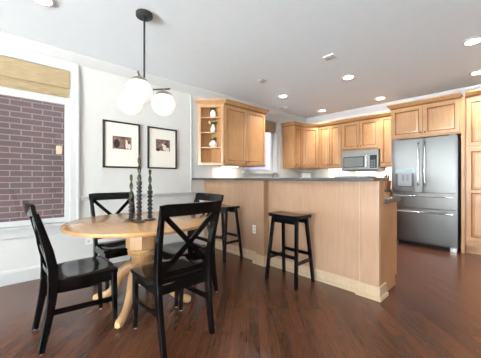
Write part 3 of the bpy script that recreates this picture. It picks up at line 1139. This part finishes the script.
# things at and on the counters
fa = thing('kitchen_faucet', 'chrome gooseneck faucet in front of the kitchen window', 'faucet', (-3.57, 4.27, 0.92))
MB().lathe([(0.0, 0), (0.028, 0), (0.026, 0.03), (0.016, 0.05), (0.0, 0.05)]).build('base', M_nickel, fa)
MB().tube([(0, 0, 0.04), (0, 0, 0.20)] + [(0.085 - 0.085 * math.cos(a), -0.02 * math.sin(a / 2), 0.23 + 0.085 * math.sin(a)) for a in [PI * k / 8 for k in range(9)]] + [(0.17, -0.02, 0.18)], 0.012, 12).build('spout', M_nickel, fa)
MB().tube([(0.0, 0.03, 0.03), (0.02, 0.07, 0.06), (0.03, 0.10, 0.075)], 0.007, 8).build('lever', M_nickel, fa)

bd = thing('white_panel', 'white panel with thin grey frame leaning in the back corner of the counter', 'panel', (-3.42, 5.30, 0.92), R(45))
MB().box(-0.125, 0.125, -0.012, 0, 0, 0.345, 0.002).build('frame', M_grey, bd)
MB().box(-0.108, 0.108, -0.014, -0.010, 0.018, 0.327).build('face', M_plate, bd)

kb = thing('knife_block', 'dark wood knife block with black handled knives near the refrigerator', 'knife block', (-1.66, 5.16, 0.92), R(-8))
MB().loft([[(x, y + s, z) for x, y in ((-0.05, -0.07), (0.05, -0.07), (0.05, 0.07), (-0.05, 0.07))] for z, s in ((0, 0), (0.16, 0.035))]).build('block', M_dkwood, kb)
for k in range(5):
    x = -0.034 + 0.017 * k
    yy = 0.0 + 0.02 * (k % 2)
    MB().bar((x, yy + 0.03, 0.155), (x, yy + 0.052, 0.25 + 0.012 * (k % 3)), 0.013, 0.02, (0, 1, 0)).build('knife_handle', M_knob_blk, kb)

bt = thing('oil_bottle', 'small dark bottle beside the knife block', 'bottle', (-1.755, 5.05, 0.92))
MB().lathe([(0.0, 0), (0.03, 0), (0.032, 0.01), (0.032, 0.13), (0.012, 0.17), (0.012, 0.205), (0.0, 0.205)]).build('glass', M_bglass, bt)
MB().lathe([(0.0, 0.205), (0.014, 0.205), (0.014, 0.23), (0.0, 0.23)]).build('stopper', M_plate, bt)

tr = thing('serving_tray', 'low grey tray lying on the right part of the bar top', 'tray', (-1.10, 2.56, 1.127), 0)
MB().box(-0.16, 0.16, -0.11, 0.11, 0, 0.008, 0.003).build('base', M_grey, tr)
mb = MB()
mb.box(-0.16, 0.16, -0.11, -0.10, 0.008, 0.016, 0.002).box(-0.16, 0.16, 0.10, 0.11, 0.008, 0.016, 0.002)
mb.box(-0.16, -0.15, -0.10, 0.10, 0.008, 0.016, 0.002).box(0.15, 0.16, -0.10, 0.10, 0.008, 0.016, 0.002)
mb.build('rim', M_grey, tr)


# ---------------------------------------------------------------- dining table
TX, TY, TZ, TR = -2.335, 0.957, 0.745, 0.61


def table():
    t = thing('dining_table', 'round light maple pedestal dining table with four curved feet', 'table', (TX, TY, 0))
    MB().lathe([(0.0, TZ - 0.032), (TR - 0.02, TZ - 0.032), (TR - 0.006, TZ - 0.028), (TR, TZ - 0.018), (TR - 0.001, TZ - 0.008), (TR - 0.008, TZ - 0.001), (TR - 0.012, TZ), (0.0, TZ)], n=96).build('tabletop', M_table, t, weighted=False)
    MB().box(-0.28, 0.28, -0.05, 0.05, TZ - 0.06, TZ - 0.033, 0.004).box(-0.05, 0.05, -0.28, 0.28, TZ - 0.06, TZ - 0.033, 0.004).build('top_brace', M_tleg, t)
    mb = MB()
    oc = lambda r, z: [(r * math.cos(PI / 8 + PI / 4 * k), r * math.sin(PI / 8 + PI / 4 * k), z) for k in range(8)]
    mb.loft([oc(0.135, TZ - 0.06), oc(0.135, 0.505), oc(0.118, 0.49)])
    mb.lathe([(0.0, 0.492), (0.112, 0.492), (0.122, 0.482), (0.122, 0.472), (0.108, 0.465), (0.118, 0.455), (0.118, 0.445), (0.10, 0.435), (0.088, 0.40), (0.085, 0.36), (0.092, 0.30), (0.10, 0.23), (0.085, 0.19), (0.05, 0.17), (0.0, 0.165)], n=32)
    mb.build('pedestal', M_tleg, t)
    prof = [(0.07, 0.33), (0.12, 0.325), (0.17, 0.285), (0.205, 0.225), (0.235, 0.16), (0.275, 0.105), (0.325, 0.066), (0.375, 0.045), (0.415, 0.036), (0.443, 0.034)]
    rad = [0.05, 0.052, 0.048, 0.041, 0.036, 0.032, 0.031, 0.034, 0.034, 0.022]
    for k in range(4):
        a = PI / 4 + k * PI / 2
        MB().tube([(r * math.cos(a), r * math.sin(a), z) for r, z in prof], rad, 14, 0, 0.95).build('foot', M_tleg, t)


table()


# ---------------------------------------------------------------- chairs
def make_chair():
    c = thing('dining_chair', '', 'chair', (0, 0, 0), 0, 'black cross back dining chairs')
    for s in (-1, 1):
        p = MB().sweep([(s * 0.186, -0.250, 0.006, 0.031, 0.038), (s * 0.188, -0.232, 0.10, 0.032, 0.042), (s * 0.190, -0.210, 0.22, 0.033, 0.047), (s * 0.194, -0.194, 0.34, 0.035, 0.053),
                        (s * 0.196, -0.188, 0.44, 0.035, 0.057), (s * 0.199, -0.191, 0.54, 0.035, 0.056), (s * 0.204, -0.214, 0.66, 0.034, 0.050), (s * 0.209, -0.247, 0.78, 0.033, 0.042),
                        (s * 0.213, -0.280, 0.90, 0.031, 0.032)]).build('back_leg', M_black, c)
        MB().lathe([(0.0, 0), (0.011, 0), (0.011, 0.007), (0.0, 0.007)], (s * 0.186, -0.250, 0), 12).build('floor_glide', M_glide, p)
        p = MB().sweep([(s * 0.192, 0.196, 0.006, 0.027, 0.027), (s * 0.194, 0.188, 0.22, 0.034, 0.034), (s * 0.194, 0.185, 0.40, 0.038, 0.038), (s * 0.194, 0.185, 0.424, 0.038, 0.038)]).build('front_leg', M_black, c)
        MB().lathe([(0.0, 0), (0.011, 0), (0.011, 0.007), (0.0, 0.007)], (s * 0.192, 0.196, 0), 12).build('floor_glide', M_glide, p)
        MB().bar((s * 0.194, -0.185, 0.245), (s * 0.194, 0.18, 0.225), 0.018, 0.032).build('stretcher', M_black, c)
        MB().bar((s * 0.197, -0.17, 0.395), (s * 0.197, 0.17, 0.395), 0.02, 0.055).build('side_apron', M_black, c)
    MB().bar((-0.178, 0.187, 0.395), (0.178, 0.187, 0.395), 0.02, 0.055).build('front_apron', M_black, c)
    MB().bar((-0.178, -0.190, 0.395), (0.178, -0.190, 0.395), 0.02, 0.055).build('rear_apron', M_black, c)
    # seat: shaped plank, a little dished
    nx, ny = 12, 10
    mb = MB()
    grid = {}
    for lay in (0, 1):
        for i in range(nx + 1):
            for j in range(ny + 1):
                u, v = i / nx * 2 - 1, j / ny
                hw = 0.193 + 0.032 * min(1, v / 0.35) if v > 0.06 else 0.178
                y = -0.175 + 0.39 * v - 0.012 * u * u * v * v
                z = 0.424 if lay == 0 else 0.456 - 0.010 * max(0, 1 - u * u * 1.3) * max(0, 1 - ((v - 0.42) / 0.5) ** 2)
                e = abs(u) > 0.99 or j in (0, ny)
                if lay == 1 and e:
                    z -= 0.005
                grid[lay, i, j] = mb.bm.verts.new((hw * u, y, z))
    for i in range(nx):
        for j in range(ny):
            mb.bm.faces.new((grid[1, i, j], grid[1, i + 1, j], grid[1, i + 1, j + 1], grid[1, i, j + 1]))
            mb.bm.faces.new((grid[0, i, j], grid[0, i, j + 1], grid[0, i + 1, j + 1], grid[0, i + 1, j]))
    for i in range(nx):
        for j in (0, ny):
            mb.bm.faces.new((grid[0, i, j], grid[0, i + 1, j], grid[1, i + 1, j], grid[1, i, j]))
    for j in range(ny):
        for i in (0, nx):
            mb.bm.faces.new((grid[0, i, j], grid[0, i, j + 1], grid[1, i, j + 1], grid[1, i, j]))
    mb.build('seat', M_black, c)
    # curved top rail
    rings = []
    n = 12
    for k in range(n + 1):
        u = k / n * 2 - 1
        x = 0.232 * u
        yb = -0.284 - 0.022 * (1 - u * u)
        drop = 0.006 * (abs(u) > 0.98)
        rings.append([(x, yb + 0.012, 0.884 + drop), (x, yb - 0.012, 0.884 + drop), (x, yb - 0.024, 0.962 - drop), (x, yb - 0.002, 0.962 - drop)])
    MB().loft(rings).build('top_rail', M_black, c)
    # lower rail
    rings = []
    for k in range(n + 1):
        u = k / n * 2 - 1
        x = 0.186 * u
        yb = -0.194 - 0.012 * (1 - u * u)
        rings.append([(x, yb + 0.010, 0.483), (x, yb - 0.010, 0.483), (x, yb - 0.011, 0.515), (x, yb + 0.009, 0.515)])
    MB().loft(rings).build('lower_rail', M_black, c)
    for s in (-1, 1):
        p, q = Vector((s * 0.192, -0.272, 0.886)), Vector((-s * 0.182, -0.197, 0.508))
        rings = []
        for k in range(9):
            u = k / 8
            m = p.lerp(q, u)
            m.y += -0.012 * math.sin(PI * u) - s * 0.005
            a = Vector((0.69, 0, -s * 0.72)).normalized() * 0.0165
            b = Vector((0, 1, 0)) * 0.007
            rings.append([m - a - b, m + a - b, m + a + b, m - a + b])
        MB().loft(rings).build('cross_brace', M_black, c)
    return c


ch = make_chair()
CH = [((-2.265, 0.452), 0.0, 'black cross back chair at the left, side on to the viewer below the window'),
      ((-3.03 + 0.21, 0.94), -90.0, 'black cross back chair on the far side of the table, under the pictures'),
      ((-1.765, 0.945), 90.0, 'black cross back chair in front with its back to the viewer'),
      ((-2.235, 1.335), 180.0, 'black cross back chair right of the table, nearest the bar stools')]
for i, ((x, y), a, lb) in enumerate(CH):
    o = ch if i == 0 else copy_tree(ch)
    o.location = (x, y, 0)
    o.rotation_euler = (0, 0, R(a))
    o['label'] = lb


# ---------------------------------------------------------------- bar stools
def make_stool():
    t = thing('bar_stool', '', 'stool', (0, 0, 0), 0, 'black backless bar stools')
    n = 12
    rings = []
    for k in range(n + 1):
        u = k / n * 2 - 1
        z = 0.725 + 0.010 * u * u
        hw = 0.118 - 0.003 * (abs(u) > 0.98)
        rings.append([(0.205 * u, -hw, z - 0.036), (0.205 * u, hw, z - 0.036), (0.205 * u, hw, z - 0.004), (0.205 * u, hw - 0.006, z), (0.205 * u, -hw + 0.006, z), (0.205 * u, -hw, z - 0.004)])
    MB().loft(rings).build('seat', M_black, t)
    for sx in (-1, 1):
        for sy in (-1, 1):
            MB().sweep([(sx * 0.198, sy * 0.158, 0.0, 0.034, 0.032), (sx * 0.155, sy * 0.088, 0.69, 0.036, 0.034)]).build('leg', M_black, t)
    at = lambda sx, sy, z: (sx * (0.198 - 0.043 * z / 0.69), sy * (0.158 - 0.07 * z / 0.69), z)
    for sy, z in ((-1, 0.30), (1, 0.30)):
        MB().bar(at(-1, sy, z), at(1, sy, z), 0.02, 0.034).build('footrest', M_black, t)
    for sx in (-1, 1):
        MB().bar(at(sx, -1, 0.24), at(sx, 1, 0.24), 0.02, 0.032).build('stretcher', M_black, t)
    for sy in (-1, 1):
        a, b = at(-1, sy, 0.66), at(1, sy, 0.66)
        MB().bar(a, b, 0.018, 0.05).build('apron', M_black, t)
    return t


st = make_stool()
st.location = (-1.735, 2.36, 0)
st['label'] = 'nearer black bar stool in front of the bar panel, right of the pilaster'
s2 = copy_tree(st)
s2.location = (-2.90, 2.385, 0)
s2['label'] = 'farther black bar stool by the bar, behind the dining chairs'


# ---------------------------------------------------------------- candles
def candle_set(x, y, hh_, lc, lh, ll):
    h = thing('candle_holder', ll, 'candle holder', (x, y, TZ), 0, 'beaded candle holders on the table')
    MB().lathe([(0.0, 0), (0.053, 0), (0.055, 0.004), (0.050, 0.010), (0.015, 0.013), (0.0, 0.013)], n=24).build('base', M_hbase, h)
    nb = max(3, round((hh_ - 0.05) / 0.034))
    step = (hh_ - 0.05) / nb
    prof = [(0.0, 0.012)]
    for k in range(nb):
        for q in range(5):
            prof.append((0.0095 + 0.0145 * math.sin(PI * (q + 0.5) / 5), 0.013 + step * (k + (q + 0.5) / 5)))
    z = 0.013 + step * nb
    prof += [(0.013, z), (0.022, z + 0.008), (0.024, z + 0.034), (0.025, hh_), (0.016, hh_), (0.0, hh_ - 0.002)]
    MB().lathe(prof, n=18).build('stem', M_hold, h)
    c = thing('twisted_candle', lh, 'candle', (x, y, TZ + hh_), 0, 'olive twisted taper candles')
    rings = []
    n = 14
    for k in range(61):
        u = k / 60
        rings.append([])
        r0 = 0.0125 * (1 - 0.35 * u)
        for i in range(n):
            a = 2 * PI * i / n
            r = r0 * (1 + 0.5 * math.cos(2 * (a - u * lc * 42)))
            rings[-1].append((r * math.cos(a), r * math.sin(a), u * lc))
    MB().loft(rings).build('wax', M_cand, c)
    MB().tube([(0, 0, lc), (0.001, 0, lc + 0.012)], 0.0012, 6).build('wick', M_gap, c)


candle_set(-2.355, 0.868, 0.205, 0.205, 'shortest twisted olive candle, leftmost of the three', 'shortest charcoal beaded candle holder, leftmost on the table')
candle_set(-2.235, 0.892, 0.350, 0.235, 'tallest twisted olive candle, in the middle of the three', 'tallest charcoal beaded candle holder, in the middle')
candle_set(-2.285, 1.01, 0.265, 0.190, 'twisted olive candle of medium height, rightmost of the three', 'medium height charcoal beaded candle holder, rightmost on the table')
